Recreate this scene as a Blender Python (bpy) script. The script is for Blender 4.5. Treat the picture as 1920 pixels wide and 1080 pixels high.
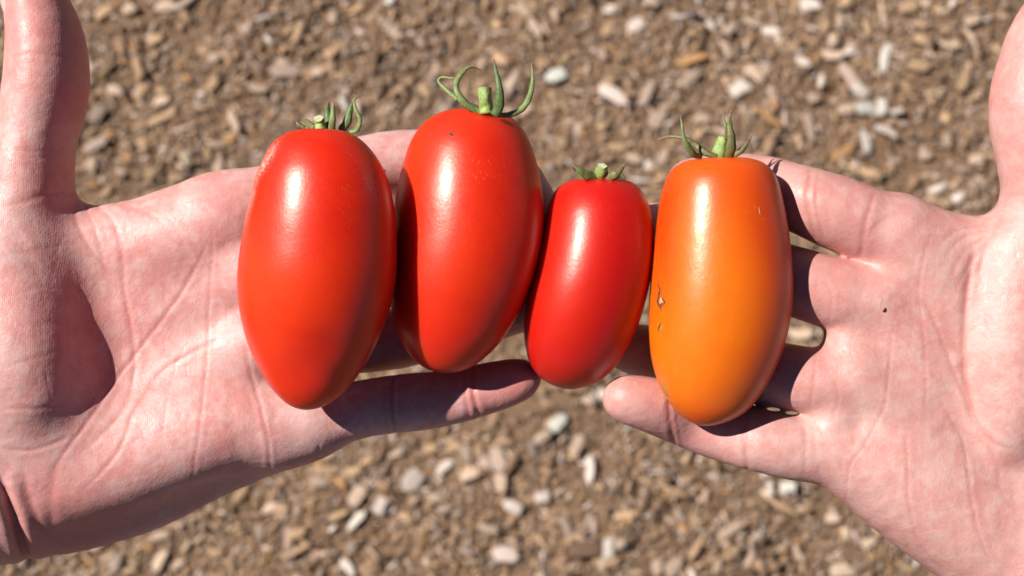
import bpy, math, random
import numpy as np
from mathutils import Vector, Matrix
from mathutils.bvhtree import BVHTree

for o in list(bpy.data.objects):
    bpy.data.objects.remove(o)
sc = bpy.context.scene
C = sc.collection
random.seed(4)
RNG = np.random.default_rng(11)

# ------------------------------------------------------------------ camera, sky, sun, exposure
TILT = math.radians(10)                      # camera looks down, 10 degrees off the plumb line
RIGHT = np.array([1.0, 0, 0])
UP = np.array([0, math.cos(TILT), math.sin(TILT)])
BACK = np.array([0, -math.sin(TILT), math.cos(TILT)])
ORG = np.array([0, 0, 0.75])                 # the held tomatoes are about 75 cm above the ground
DIST = 0.5
PXMM = 6.5                                   # scale used to turn measurements into millimetres
CAMPOS = ORG + BACK * DIST

cd = bpy.data.cameras.new('camera')
cam = bpy.data.objects.new('camera', cd)
C.objects.link(cam)
cam.location = CAMPOS
cam.rotation_euler = (TILT, 0, 0)
cd.sensor_width = 36
cd.lens = 36 * 500 / (1920 / PXMM)
cd.clip_start = 0.02
cd.clip_end = 500
cd.dof.use_dof = True
cd.dof.focus_distance = 0.474
cd.dof.aperture_fstop = 16
sc.camera = cam

SUN_CAM = np.array([-0.60, 0.37, 0.71])      # direction to the sun, in the camera's axes
SUN_CAM /= np.linalg.norm(SUN_CAM)
S = SUN_CAM[0] * RIGHT + SUN_CAM[1] * UP + SUN_CAM[2] * BACK
elev = math.asin(S[2])
world = bpy.data.worlds.new('World')
sc.world = world
world.use_nodes = True
wn = world.node_tree
bg = wn.nodes['Background']
sky = wn.nodes.new('ShaderNodeTexSky')
sky.sky_type = 'NISHITA'
sky.sun_disc = False
sky.sun_elevation = elev
sky.sun_rotation = math.atan2(S[0], S[1])
sky.altitude = 1800          # thin, clear mountain air: deep blue sky, dark shadows
sky.air_density = .48
sky.dust_density = .4
sky.ozone_density = .4
bg.inputs['Strength'].default_value = 0.05
wn.links.new(sky.outputs[0], bg.inputs['Color'])
sl = bpy.data.lights.new('sun', 'SUN')
sl.energy = 5.0
sl.angle = math.radians(0.53)
sl.color = (1.0, 0.955, 0.89)
sun = bpy.data.objects.new('sun', sl)
C.objects.link(sun)
sun.rotation_euler = Vector(S).to_track_quat('Z', 'Y').to_euler()
sun.location = (0, 0, 3)

sc.view_settings.view_transform = 'Standard'
sc.view_settings.look = 'None'
sc.view_settings.gamma = 1
sc.view_settings.exposure = 0.74
sc.view_settings.use_curve_mapping = False
sc.render.engine = 'CYCLES'
sc.cycles.use_denoising = True
sc.cycles.max_bounces = 8

# ------------------------------------------------------------------ helpers
def loc_mm(px, py, z):
    """a measured position and a height z (mm towards the viewer) -> millimetres in the hand frame"""
    s = (500.0 - z) / 500.0 / PXMM
    return np.array([(px - 960) * s, (540 - py) * s, z])
def mm_scale(z):
    return (500.0 - z) / 500.0 / PXMM
def to_world(p):
    p = np.asarray(p, float).reshape(-1, 3) * 0.001
    return ORG + p[:, :1] * RIGHT + p[:, 1:2] * UP + p[:, 2:3] * BACK
def dir_world(v):
    v = np.asarray(v, float)
    return v[0] * RIGHT + v[1] * UP + v[2] * BACK

def mesh_np(name, verts, faces, smooth=True, mat=None):
    """faces: (n,4) or (n,3) int array, or list of lists"""
    me = bpy.data.meshes.new(name)
    verts = np.asarray(verts, np.float32)
    if isinstance(faces, np.ndarray):
        n, k = faces.shape
        me.vertices.add(len(verts))
        me.vertices.foreach_set('co', verts.ravel())
        me.loops.add(n * k)
        me.loops.foreach_set('vertex_index', faces.astype(np.int32).ravel())
        me.polygons.add(n)
        me.polygons.foreach_set('loop_start', np.arange(0, n * k, k, dtype=np.int32))
        me.polygons.foreach_set('loop_total', np.full(n, k, np.int32))
        me.update(calc_edges=True)
    else:
        me.from_pydata([tuple(map(float, v)) for v in verts], [], [list(f) for f in faces])
        me.update()
    if smooth:
        me.polygons.foreach_set('use_smooth', np.ones(len(me.polygons), bool))
    if mat:
        me.materials.append(mat)
    me.validate()
    return me
def link(name, me, parent=None, loc=None):
    o = bpy.data.objects.new(name, me)
    C.objects.link(o)
    if parent is not None:
        o.parent = parent
    if loc is not None:
        o.location = loc
    return o
def tag(o, label=None, cat=None, group=None, kind=None):
    if label: o['label'] = label
    if cat: o['category'] = cat
    if group: o['group'] = group
    if kind: o['kind'] = kind
    return o

class NT:
    """small node-tree writer"""
    def __init__(self, name):
        self.m = bpy.data.materials.new(name)
        self.m.use_nodes = True
        self.t = self.m.node_tree
        self.b = self.t.nodes['Principled BSDF']
    def n(self, kind, **kw):
        nd = self.t.nodes.new(kind)
        for k, v in kw.items():
            if k.startswith('i_'):
                nd.inputs[k[2:].replace('_', ' ')].default_value = v
            else:
                setattr(nd, k, v)
        return nd
    def l(self, a, b):
        self.t.links.new(a, b)
    def coord(self, out='Object'):
        return self.n('ShaderNodeTexCoord').outputs[out]
    def noise(self, vec, scale, detail=3, rough=0.5, dist=0.0):
        nd = self.n('ShaderNodeTexNoise')
        nd.inputs['Scale'].default_value = scale
        nd.inputs['Detail'].default_value = detail
        nd.inputs['Roughness'].default_value = rough
        nd.inputs['Distortion'].default_value = dist
        if vec is not None: self.l(vec, nd.inputs['Vector'])
        return nd.outputs['Fac']
    def ramp(self, fac, stops, interp='LINEAR'):
        nd = self.n('ShaderNodeValToRGB')
        nd.color_ramp.interpolation = interp
        e = nd.color_ramp.elements
        while len(e) > 1: e.remove(e[-1])
        e[0].position = stops[0][0]; e[0].color = col4(stops[0][1])
        for p, c in stops[1:]:
            x = e.new(p); x.color = col4(c)
        self.l(fac, nd.inputs['Fac'])
        return nd.outputs['Color']
    def mix(self, fac, a, b, mode='MIX'):
        nd = self.n('ShaderNodeMix', data_type='RGBA', blend_type=mode)
        for s, v in ((nd.inputs[0], fac), (nd.inputs[6], a), (nd.inputs[7], b)):
            if hasattr(v, 'is_linked') or isinstance(v, bpy.types.NodeSocket): self.l(v, s)
            elif isinstance(v, (int, float)): s.default_value = v
            else: s.default_value = col4(v)
        return nd.outputs[2]
    def math(self, op, a, b=None, clamp=False):
        nd = self.n('ShaderNodeMath', operation=op, use_clamp=clamp)
        for s, v in ((nd.inputs[0], a), (nd.inputs[1], b)):
            if v is None: continue
            if isinstance(v, bpy.types.NodeSocket): self.l(v, s)
            else: s.default_value = v
        return nd.outputs[0]
    def bump(self, h, strength, dist, normal=None):
        nd = self.n('ShaderNodeBump')
        nd.inputs['Strength'].default_value = strength
        nd.inputs['Distance'].default_value = dist
        self.l(h, nd.inputs['Height'])
        if normal is not None: self.l(normal, nd.inputs['Normal'])
        return nd.outputs['Normal']
    def attr(self, name, out='Fac'):
        return self.n('ShaderNodeAttribute', attribute_name=name).outputs[out]
ALB = .74     # colours below were judged at a lower exposure; this brings them to real albedos
def col4(c):
    if isinstance(c, (int, float)): return (c, c, c, 1)
    return tuple(c) if len(c) == 4 else (c[0] * ALB, c[1] * ALB, c[2] * ALB, 1)

def plain(name, c, rough=.8):
    k = NT(name)
    n = k.noise(k.coord('Object'), 900, 3)
    k.l(k.ramp(n, [(.3, tuple(x * .75 for x in c)), (.7, tuple(min(1, x * 1.15) for x in c))]), k.b.inputs['Base Color'])
    k.b.inputs['Roughness'].default_value = rough
    return k.m

# ------------------------------------------------------------------ ground
def ground_material():
    k = NT('mulch_soil')
    v = k.coord('Object')
    big = k.noise(v, 6, 4, .6)
    mid = k.noise(v, 70, 5, .65, .6)
    fine = k.noise(v, 420, 4, .7)
    c1 = k.ramp(mid, [(.3, (.22, .130, .078)), (.5, (.305, .186, .114)), (.7, (.38, .240, .150))])
    c2 = k.ramp(fine, [(.3, (.22, .131, .079)), (.55, (.31, .190, .117)), (.75, (.42, .28, .18))])
    c = k.mix(.55, c1, c2)
    c = k.mix(k.math('MULTIPLY', big, .5), c, (.21, .126, .078))
    k.l(c, k.b.inputs['Base Color'])
    k.b.inputs['Roughness'].default_value = .95
    k.b.inputs['Specular IOR Level'].default_value = .15
    h = k.math('ADD', mid, k.math('MULTIPLY', fine, .6))
    k.l(k.bump(h, .9, .006), k.b.inputs['Normal'])
    return k.m
M_SOIL = ground_material()
def ground_height(x, y):
    return (0.006 * np.sin(x * 9.1 + 1.3) * np.cos(y * 7.7 + .4) + 0.004 * np.sin(x * 23 + y * 17)
            + 0.0025 * np.sin(x * 61 - y * 43 + 2) + 0.002 * np.sin(x * 40 + y * 83)) * np.exp(-((x / 3) ** 2 + (y / 3) ** 2))
def build_ground():
    inner = np.linspace(-2.2, 2.4, 200)
    outer = np.array([3, 4, 6, 10, 20, 50, 120, 200.0])
    ax = np.concatenate([-outer[::-1], inner, outer])
    X, Y = np.meshgrid(ax, ax, indexing='ij')
    n = len(ax)
    V = np.stack([X, Y, ground_height(X, Y)], -1).reshape(-1, 3)
    i = np.arange(n * n).reshape(n, n)
    F = np.stack([i[:-1, :-1], i[1:, :-1], i[1:, 1:], i[:-1, 1:]], -1).reshape(-1, 4)
    o = link('ground', mesh_np('ground', V, F, True, M_SOIL))
    tag(o, 'dry brown soil and fine mulch ground beneath the hands', 'ground', kind='structure')
build_ground()

# ------------------------------------------------------------------ wood chips
CHIP_COLS = {  # linear base colours of weathered wood
    'pale': (.58, .42, .305), 'white': (.72, .59, .51), 'grey': (.44, .32, .25),
    'tan': (.49, .318, .187), 'brown': (.37, .228, .140), 'orange': (.44, .235, .105), 'dark': (.18, .105, .068)}
def chip_shape(L, W, T, rng):
    """irregular splinter: eight corners plus a raised middle ring, 28 triangles or so"""
    hx, hy, hz = L / 2, W / 2, T / 2
    v, sec = [], [(-1, rng.uniform(.55, .95)), (-.4, 1.0), (.4, 1.0), (1, rng.uniform(.4, .9))]
    sk = rng.uniform(-.35, .35)
    for sx, sw in sec:
        off = rng.uniform(-.12, .12) * W
        wid = sw * rng.uniform(.8, 1.12)
        bend = -abs(sx) ** 2 * T * rng.uniform(0, .8)
        for a, b in ((-1, -1), (1, -1), (1, 1), (-1, 1)):
            v.append((sx * hx + sk * a * hy * .7 + rng.uniform(-.05, .05) * L, a * hy * wid * (1 if b < 0 else .82) + off + rng.uniform(-.07, .07) * W,
                      b * hz * rng.uniform(.75, 1.15) + bend))
    f = [(3, 2, 1, 0)]
    for q in range(3):
        a = q * 4
        for j in range(4):
            f.append((a + j, a + (j + 1) % 4, a + 4 + (j + 1) % 4, a + 4 + j))
    f.append((12, 13, 14, 15))
    return np.array(v), np.array(f)
def shred_shape(rng):
    """small angular shred, 12 triangles"""
    v = []
    sk = rng.uniform(-.5, .5)
    for sx in (-1, 1):
        w = rng.uniform(.5, 1.0)
        for a, b in ((-1, -1), (1, -1), (1, 1), (-1, 1)):
            v.append((sx * .5 + sk * a * .2 + rng.uniform(-.08, .08), a * .5 * w, b * .5 * rng.uniform(.6, 1)))
    return np.array(v), np.array([(3, 2, 1, 0), (4, 5, 6, 7), (0, 1, 5, 4), (1, 2, 6, 5), (2, 3, 7, 6), (3, 0, 4, 7)])
def wood_material(name, attr=None, colour=None):
    k = NT(name)
    v = k.coord('Object')
    mp = k.n('ShaderNodeMapping')
    mp.inputs['Scale'].default_value = (60, 420, 420)
    k.l(v, mp.inputs['Vector'])
    grain = k.noise(mp.outputs[0], 1.0 if not attr else 1.0, 3, .6)
    blot = k.noise(v, 130, 2)
    base = k.attr(attr, 'Color') if attr else None
    f = k.math('ADD', k.math('MULTIPLY', grain, .6), k.math('MULTIPLY', blot, .5))
    sh = k.ramp(f, [(.28, .55), (.55, 1.0), (.8, 1.18)])
    if attr is None:
        rnd = k.n('ShaderNodeObjectInfo').outputs['Random']
        b2 = k.ramp(rnd, [(0, tuple(c * .78 for c in colour)), (.5, colour), (1, tuple(min(c * 1.15, .7) for c in colour))])
        out = k.mix(1.0, b2, sh, 'MULTIPLY')
    else:
        out = k.mix(1.0, base, sh, 'MULTIPLY')
    k.l(out, k.b.inputs['Base Color'])
    k.b.inputs['Roughness'].default_value = .85
    k.b.inputs['Specular IOR Level'].default_value = .25
    k.l(k.bump(grain, .35, .001), k.b.inputs['Normal'])
    return k.m
M_CHIP = {c: wood_material('wood_' + c, None, CHIP_COLS[c]) for c in CHIP_COLS}
M_MULCH = wood_material('wood_mulch', 'Col')

def ground_point(px, py):
    """where the line of sight through a measured point meets the ground"""
    d = dir_world(loc_mm(px, py, 0) * .001 - np.array([0, 0, DIST]))
    t = -CAMPOS[2] / d[2]
    p = CAMPOS + d * t
    return p[0], p[1], t * DIST          # t*DIST: distance along the axis
def rot_zyx(yaw, pitch, roll):
    return np.array((Matrix.Rotation(yaw, 3, 'Z') @ Matrix.Rotation(pitch, 3, 'Y') @ Matrix.Rotation(roll, 3, 'X')))

CHIPS = [  # position, length, width (measured), direction, colour
 (197,28,40,24,30,'tan'),(246,25,32,24,10,'pale'),(315,20,46,28,5,'pale'),(350,35,38,20,-65,'tan'),(293,78,32,24,20,'tan'),(407,115,26,22,40,'pale'),
 (537,137,54,34,5,'grey'),(598,140,24,22,0,'pale'),(623,103,30,24,30,'tan'),(487,170,34,26,0,'pale'),(405,165,34,22,60,'tan'),(218,173,34,22,-10,'pale'),
 (303,193,42,22,10,'pale'),(303,225,62,20,18,'tan'),(188,217,40,36,70,'grey'),(440,230,46,22,-60,'pale'),(183,275,46,28,30,'grey'),(175,313,30,28,80,'pale'),
 (290,330,30,24,20,'tan'),(410,315,34,26,90,'pale'),(350,300,34,26,-60,'pale'),(262,132,40,20,-70,'tan'),
 (981,17,36,24,-50,'pale'),(1003,52,38,28,-45,'pale'),(1192,50,36,30,40,'white'),(1220,8,32,22,0,'pale'),(1168,107,28,26,0,'tan'),(1042,140,42,30,25,'white'),
 (1151,182,62,38,-25,'white'),(1210,180,54,28,60,'grey'),(1290,152,54,30,35,'pale'),(1232,225,42,36,70,'pale'),(1314,228,36,26,0,'pale'),(1385,170,44,40,30,'white'),
 (1412,143,44,30,-40,'pale'),(1189,296,28,26,0,'pale'),(1244,293,30,26,70,'pale'),(1296,115,64,22,15,'orange'),(1128,237,24,22,0,'tan'),(1368,55,34,26,60,'grey'),
 (1518,12,42,30,10,'white'),(1658,110,58,26,80,'white'),(1597,152,76,32,-60,'grey'),(1610,172,36,28,-30,'white'),(1624,208,48,34,10,'white'),(1620,268,44,26,-85,'white'),(1658,250,48,22,-25,'white'),
 (1578,288,58,24,35,'orange'),(1525,187,28,26,10,'pale'),(1444,60,36,20,-5,'white'),(1518,240,64,26,-80,'grey'),(1438,225,60,22,-40,'orange'),(1560,103,38,28,0,'pale'),
 (1802,150,60,30,70,'tan'),(1825,303,30,28,0,'pale'),(1774,265,34,24,85,'pale'),(1734,293,26,24,0,'pale'),(1720,130,56,32,0,'tan'),(1814,50,34,26,20,'pale'),(1412,40,34,28,0,'pale'),(1700,20,40,24,20,'tan'),
 (613,882,54,26,0,'tan'),(774,903,48,44,60,'white'),(832,877,38,26,30,'white'),(874,852,38,28,90,'pale'),(671,930,46,36,50,'pale'),(715,950,34,28,60,'white'),(668,978,44,24,40,'white'),
 (932,865,48,42,90,'grey'),(938,905,42,34,80,'pale'),(960,952,40,28,-20,'white'),(1015,935,28,26,0,'white'),(915,992,44,22,-20,'pale'),(949,1040,48,46,5,'white'),(1015,825,44,24,35,'pale'),
 (655,1065,40,22,-40,'white'),(1046,795,44,34,60,'white'),(818,935,28,26,0,'pale'),(835,955,28,24,30,'grey'),(880,890,40,34,20,'pale'),(635,968,40,20,15,'tan'),
 (1104,885,56,22,-85,'white'),(1082,835,40,30,60,'pale'),(1255,920,66,16,-22,'tan'),(1365,995,50,26,40,'pale'),(1140,1030,38,26,85,'white'),(1095,1030,66,48,5,'dark'),(1262,1062,40,36,50,'pale'),
 (1230,1063,32,28,80,'pale'),(1474,915,30,26,0,'white'),(1563,972,30,26,0,'pale'),(1467,950,64,18,-30,'tan'),(1630,1018,34,24,30,'pale'),(1303,1025,56,16,60,'tan'),(1062,990,46,24,-65,'grey'),(1580,1070,50,34,10,'pale'),
 (1510,520,60,16,-10,'tan'),(1500,625,44,34,10,'pale'),(300,1050,46,24,70,'pale'),(215,1055,40,28,80,'grey'),(455,925,50,24,55,'tan'),(300,1005,40,24,10,'pale'),(405,1035,30,26,0,'tan'),(600,905,36,30,0,'pale'),(560,1000,34,26,20,'tan')]

def build_chips():
    # 14 shared splinter shapes of unit size per colour, scaled per chip
    protos = {}
    for c in CHIP_COLS:
        L = []
        for q in range(6):
            v, f = chip_shape(1, 1, 1, RNG)
            L.append(mesh_np('wood_chip', v, f, False, M_CHIP[c]))
        protos[c] = L
    words = {'pale': 'pale buff', 'white': 'bleached whitish', 'grey': 'weathered grey', 'tan': 'tan', 'brown': 'dull brown', 'orange': 'orange-brown', 'dark': 'dark brown'}
    def place(px, py, x, y, L, W, yaw, col, T=None, zoff=0.0):
        T = T or max(.0018, min(W, L) * random.uniform(.10, .20))
        o = link('wood_chip', random.choice(protos[col]))
        pitch, roll = random.gauss(0, .13), random.gauss(0, .16)
        o.rotation_euler = (Matrix.Rotation(yaw, 3, 'Z') @ Matrix.Rotation(pitch, 3, 'Y') @ Matrix.Rotation(roll, 3, 'X')).to_euler()
        o.scale = (L, W, T)
        o.location = (x, y, float(ground_height(x, y)) + T * .5 + .0015 + zoff)
        ar = L / W
        shape = 'long thin wood splinter' if ar > 2.6 else ('blocky wood chip' if ar < 1.35 else 'oblong wood chip')
        named.append((o, words[col], shape, area(px, py), px))
        return o
    named = []
    def area(px, py):
        if py < 420:
            for lim, w in ((440, 'beside the left thumb'), (700, 'above the leftmost tomato'), (1020, 'above the tall red tomato'), (1230, 'above the smallest tomato'),
                           (1500, 'above the orange tomato'), (1700, 'above the right index finger'), (9999, 'beside the right thumb')):
                if px < lim: return w
        if py > 770:
            for lim, w in ((700, 'below the left palm'), (1050, 'below the left little finger'), (1400, 'below the right little finger'), (9999, 'below the right palm')):
                if px < lim: return w
        return 'seen between the right fingers'
    taken = []
    for px, py, lp, wp, ang, col in CHIPS:
        x, y, d = ground_point(px, py)
        s = d / 500.0 / PXMM
        s = s * 1000
        place(px, py, x, y, lp * s * .00092, wp * s * .00078, math.radians(ang), col, zoff=.0035)
        taken.append((x, y))
    n = 300 - len(CHIPS)
    cols = ['pale'] * 6 + ['tan'] * 8 + ['brown'] * 4 + ['grey'] * 4 + ['orange'] + ['white'] * 2 + ['dark']
    k = 0
    while k < n:
        px, py = random.uniform(-20, 1940), random.uniform(-20, 1100)
        # keep to where the ground is in view: above the fingers or below the palms
        if not ((py < 300 and 170 < px < 1860) or (py > 830 and 300 < px < 1560) or (py < 370 and 170 < px < 460) or (py < 400 and 1500 < px < 1860)):
            continue
        x, y, d = ground_point(px, py)
        if any((x - a) ** 2 + (y - b) ** 2 < .009 ** 2 for a, b in taken):
            continue
        taken.append((x, y))
        L = random.uniform(.0065, .013)
        W = L / random.choice([1.4, 1.8, 2.2, 2.8, 3.6, 4.6])
        place(px, py, x, y, L, max(W, .0032), random.uniform(0, 6.28), random.choice(cols), zoff=random.uniform(0, .004))
        k += 1

    same = {}
    for r in named: same.setdefault(r[1:4], []).append(r)
    nth = ['leftmost', 'second from the left', 'third from the left', 'fourth from the left', 'fifth from the left', 'sixth from the left', 'seventh from the left', 'eighth from the left', 'ninth from the left', 'tenth from the left', 'eleventh from the left', 'twelfth from the left', 'thirteenth from the left', 'fourteenth from the left']
    for (cw, sh, ar), rows in same.items():
        rows.sort(key=lambda r: r[4])
        for i, r in enumerate(rows):
            extra = '' if len(rows) == 1 else ', ' + ('rightmost' if i == len(rows) - 1 else nth[i])
            tag(r[0], '%s %s %s%s' % (cw, sh, ar, extra), 'wood chip', 'wood chips strewn on the ground')

    # the rest of the mulch, one object
    def scatter(N, x0, x1, y0, y1, lmin, lmax, fine=False):
        V, F, K = [], [], []
        xs, ys = RNG.uniform(x0, x1, N), RNG.uniform(y0, y1, N)
        pt = [shred_shape(RNG) if fine else chip_shape(1, 1, 1, RNG) for _ in range(24)]
        nv = len(pt[0][0])
        pf = pt[0][1]
        P = np.stack([p[0] for p in pt])
        idx = RNG.integers(0, 24, N)
        u = RNG.uniform(0, 1, N)
        L = lmin + (lmax - lmin) * u ** 2.6
        ar = RNG.choice([1.8, 2.5, 3.3, 4.2, 5.5, 7.5] if fine else [1.2, 1.6, 2.2, 3.0, 4.2, 6.0], N)
        W = np.maximum(L / ar, lmin * .4)
        T = np.maximum(np.minimum(L, W) * RNG.uniform(.12, .28, N), .0008)
        yaw, pit, rol = RNG.uniform(0, 2 * math.pi, N), RNG.normal(0, .11, N), RNG.normal(0, .13, N)
        # bare patches where the fine soil shows
        bare = (np.sin(xs * 13 + 1.7) * np.cos(ys * 17 - .6) + .6 * np.sin(xs * 29 + ys * 23) + .3 * np.sin(xs * 57 - ys * 41)) > .85
        keep = ~(bare & (RNG.uniform(0, 1, N) < .4))
        v = P[idx] * np.stack([L, W, T], -1)[:, None, :]
        cy, sy_, cp, sp, cr, sr = np.cos(yaw), np.sin(yaw), np.cos(pit), np.sin(pit), np.cos(rol), np.sin(rol)
        R = np.empty((N, 3, 3))
        R[:, 0, 0] = cy * cp; R[:, 0, 1] = cy * sp * sr - sy_ * cr; R[:, 0, 2] = cy * sp * cr + sy_ * sr
        R[:, 1, 0] = sy_ * cp; R[:, 1, 1] = sy_ * sp * sr + cy * cr; R[:, 1, 2] = sy_ * sp * cr - cy * sr
        R[:, 2, 0] = -sp; R[:, 2, 1] = cp * sr; R[:, 2, 2] = cp * cr
        v = np.einsum('nij,nkj->nki', R, v)
        z = ground_height(xs, ys) + T * .4 + RNG.uniform(0, .004, N)
        v += np.stack([xs, ys, z], -1)[:, None, :]
        names = list(CHIP_COLS)
        prob = {'pale': .16, 'white': .045, 'grey': .15, 'tan': .28, 'brown': .275, 'orange': .05, 'dark': .04}
        ci = RNG.choice(len(names), N, p=[prob[c] for c in names])
        col = np.array([CHIP_COLS[c] for c in names])[ci] * RNG.uniform(.74, 1.12, (N, 1)) * ALB
        v, col = v[keep], col[keep]
        n = len(v)
        f = (pf[None] + (np.arange(n) * nv)[:, None, None]).reshape(-1, 4)
        return v.reshape(-1, 3), f, np.repeat(col, nv, 0)
    parts = [scatter(11000, -.62, .62, -.34, .62, .004, .011),
             scatter(62000, -.56, .56, -.28, .56, .0028, .0078, True),
             scatter(52000, -1.5, 1.5, -1.2, 1.7, .006, .020, True)]
    V = np.concatenate([p[0] for p in parts]); off = 0; Fs = []
    for p in parts:
        Fs.append(p[1] + off); off += len(p[0])
    me = mesh_np('mulch', V, np.concatenate(Fs), False, M_MULCH)
    ca = me.color_attributes.new('Col', 'FLOAT_COLOR', 'POINT')
    kc = np.concatenate([p[2] for p in parts])
    ca.data.foreach_set('color', np.concatenate([kc, np.ones((len(kc), 1))], 1).astype(np.float32).ravel())
    o = link('mulch', me)
    tag(o, 'loose mulch of small tan and brown wood shreds covering the soil', 'mulch', kind='stuff')
build_chips()

# ------------------------------------------------------------------ hands: implicit surface, polygonised
def smin(a, b, k):
    h = np.clip(.5 + .5 * (b - a) / k, 0, 1)
    return b + (a - b) * h - k * h * (1 - h)
def catmull(P, n):
    P = np.asarray(P, float)
    Q = np.vstack([2 * P[0] - P[1], P, 2 * P[-1] - P[-2]])
    out = []
    for i in range(1, len(Q) - 2):
        p0, p1, p2, p3 = Q[i - 1], Q[i], Q[i + 1], Q[i + 2]
        for t in np.arange(n) / n:
            out.append(.5 * ((2 * p1) + (-p0 + p2) * t + (2 * p0 - 5 * p1 + 4 * p2 - p3) * t * t + (-p0 + 3 * p1 - 3 * p2 + p3) * t ** 3))
    out.append(P[-1])
    return np.array(out)
class Field:
    BIG = 40.0
    def __init__(self, lo, hi, step):
        self.lo = np.array(lo, float); self.step = step
        self.n = np.ceil((np.array(hi) - self.lo) / step).astype(int) + 1
        self.ax = [(self.lo[i] + np.arange(self.n[i]) * step).astype(np.float32) for i in range(3)]
    def blank(self):
        return np.full(tuple(self.n), self.BIG, np.float32)
    def box(self, lo, hi):
        a = np.clip(np.floor((np.asarray(lo) - self.lo) / self.step).astype(int), 0, self.n)
        b = np.clip(np.ceil((np.asarray(hi) - self.lo) / self.step).astype(int) + 1, 0, self.n)
        return tuple(slice(x, y) for x, y in zip(a, b))
    def pts(self, sl):
        return np.meshgrid(*[self.ax[i][sl[i]] for i in range(3)], indexing='ij', sparse=True)
    def chain(self, F, pts, k, n=4, spline=True, zs=1.0):
        """pts: rows (px, py, z, r_px); swept tapering limb"""
        P = catmull(pts, n) if spline else np.asarray(pts, float)
        Q = [(loc_mm(p[0], p[1], p[2]), p[3] * mm_scale(p[2])) for p in P]
        A = np.array([q[0] for q in Q]); R = np.array([q[1] for q in Q])
        pad = R.max() + 10
        sl = self.box(A.min(0) - pad, A.max(0) + pad)
        if any(s.stop <= s.start for s in sl): return
        X, Y, Z = self.pts(sl)
        D = np.full(np.broadcast(X, Y, Z).shape, self.BIG, np.float32)
        for i in range(len(A) - 1):
            a, b, ra, rb = A[i], A[i + 1], R[i], R[i + 1]
            m = max(ra, rb) + 9
            s2 = self.box(np.minimum(a, b) - m, np.maximum(a, b) + m)
            s3 = tuple(slice(max(u.start, w.start) - w.start, min(u.stop, w.stop) - w.start) for u, w in zip(s2, sl))
            if any(s.stop <= s.start for s in s3): continue
            x, y, z = X[s3[0]], Y[:, s3[1]], Z[:, :, s3[2]]
            d = b - a; L2 = float(d @ d) + 1e-9
            t = np.clip(((x - a[0]) * d[0] + (y - a[1]) * d[1] + (z - a[2]) * d[2]) / L2, 0, 1)
            q = np.sqrt((x - a[0] - t * d[0]) ** 2 + (y - a[1] - t * d[1]) ** 2 + ((z - a[2] - t * d[2]) / zs) ** 2) - (ra + t * (rb - ra))
            D[s3] = np.minimum(D[s3], q)
        if F is None: return sl, D
        F[sl] = smin(F[sl], D, k)
    def ellipsoid(self, F, c, r, rot, k):
        """c=(px,py,z) r=(px along, px across, mm deep) rot = degrees of the long axis in the image"""
        cc = loc_mm(*c); s = mm_scale(c[2])
        a = np.array([r[0] * s, r[1] * s, r[2]])
        m = a.max() + 10
        sl = self.box(cc - m, cc + m)
        if any(t.stop <= t.start for t in sl): return
        X, Y, Z = self.pts(sl)
        X, Y, Z = X - cc[0], Y - cc[1], Z - cc[2]
        th = math.radians(rot); co, si = math.cos(th), math.sin(th)
        U = X * co + Y * si; W = -X * si + Y * co
        k0 = np.sqrt((U / a[0]) ** 2 + (W / a[1]) ** 2 + (Z / a[2]) ** 2)
        k1 = np.sqrt((U / a[0] ** 2) ** 2 + (W / a[1] ** 2) ** 2 + (Z / a[2] ** 2) ** 2) + 1e-6
        F[sl] = smin(F[sl], k0 * (k0 - 1) / k1, k)
    def mesh(self, F):
        """naive surface nets"""
        F = np.ascontiguousarray(F)
        # close at the borders
        for ax in range(3):
            s = [slice(None)] * 3
            s[ax] = 0; F[tuple(s)] = np.maximum(F[tuple(s)], .01)
            s[ax] = -1; F[tuple(s)] = np.maximum(F[tuple(s)], .01)
        ins = F < 0
        nx, ny, nz = [m - 1 for m in F.shape]
        cnt = np.zeros((nx, ny, nz), np.int8)
        for i in (0, 1):
            for j in (0, 1):
                for k in (0, 1):
                    cnt += ins[i:i + nx, j:j + ny, k:k + nz]
        act = np.argwhere((cnt > 0) & (cnt < 8))
        ids = np.full((nx, ny, nz), -1, np.int32)
        ids[act[:, 0], act[:, 1], act[:, 2]] = np.arange(len(act))
        acc = np.zeros((len(act), 3)); w = np.zeros(len(act))
        cor = [(i, j, k) for i in (0, 1) for j in (0, 1) for k in (0, 1)]
        val = {c: F[act[:, 0] + c[0], act[:, 1] + c[1], act[:, 2] + c[2]] for c in cor}
        for c in cor:
            for ax in range(3):
                if c[ax] == 0:
                    e = list(c); e[ax] = 1; e = tuple(e)
                    a, b = val[c], val[e]
                    m = (a < 0) != (b < 0)
                    t = np.where(m, a / np.where(m, a - b, 1), 0)
                    p = np.array(c, float)[None] + 0 * acc
                    p[:, ax] += t
                    acc += np.where(m[:, None], p, 0); w += m
        V = self.lo + (act + acc / w[:, None]) * self.step
        quads = []
        for ax in range(3):
            u, v = (ax + 1) % 3, (ax + 2) % 3
            s0 = [slice(1, -1)] * 3; s1 = [slice(1, -1)] * 3
            s0[ax] = slice(0, -1); s1[ax] = slice(1, None)
            a, b = ins[tuple(s0)], ins[tuple(s1)]
            e = np.argwhere(a != b)
            flip = a[e[:, 0], e[:, 1], e[:, 2]]
            base = e + 1; base[:, ax] -= 1
            def at(du, dv):
                q = base.copy(); q[:, u] -= du; q[:, v] -= dv
                return ids[q[:, 0], q[:, 1], q[:, 2]]
            q = np.stack([at(0, 0), at(1, 0), at(1, 1), at(0, 1)], -1)
            q[~flip] = q[~flip][:, ::-1]
            quads.append(q)
        return V, np.concatenate(quads)

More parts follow.
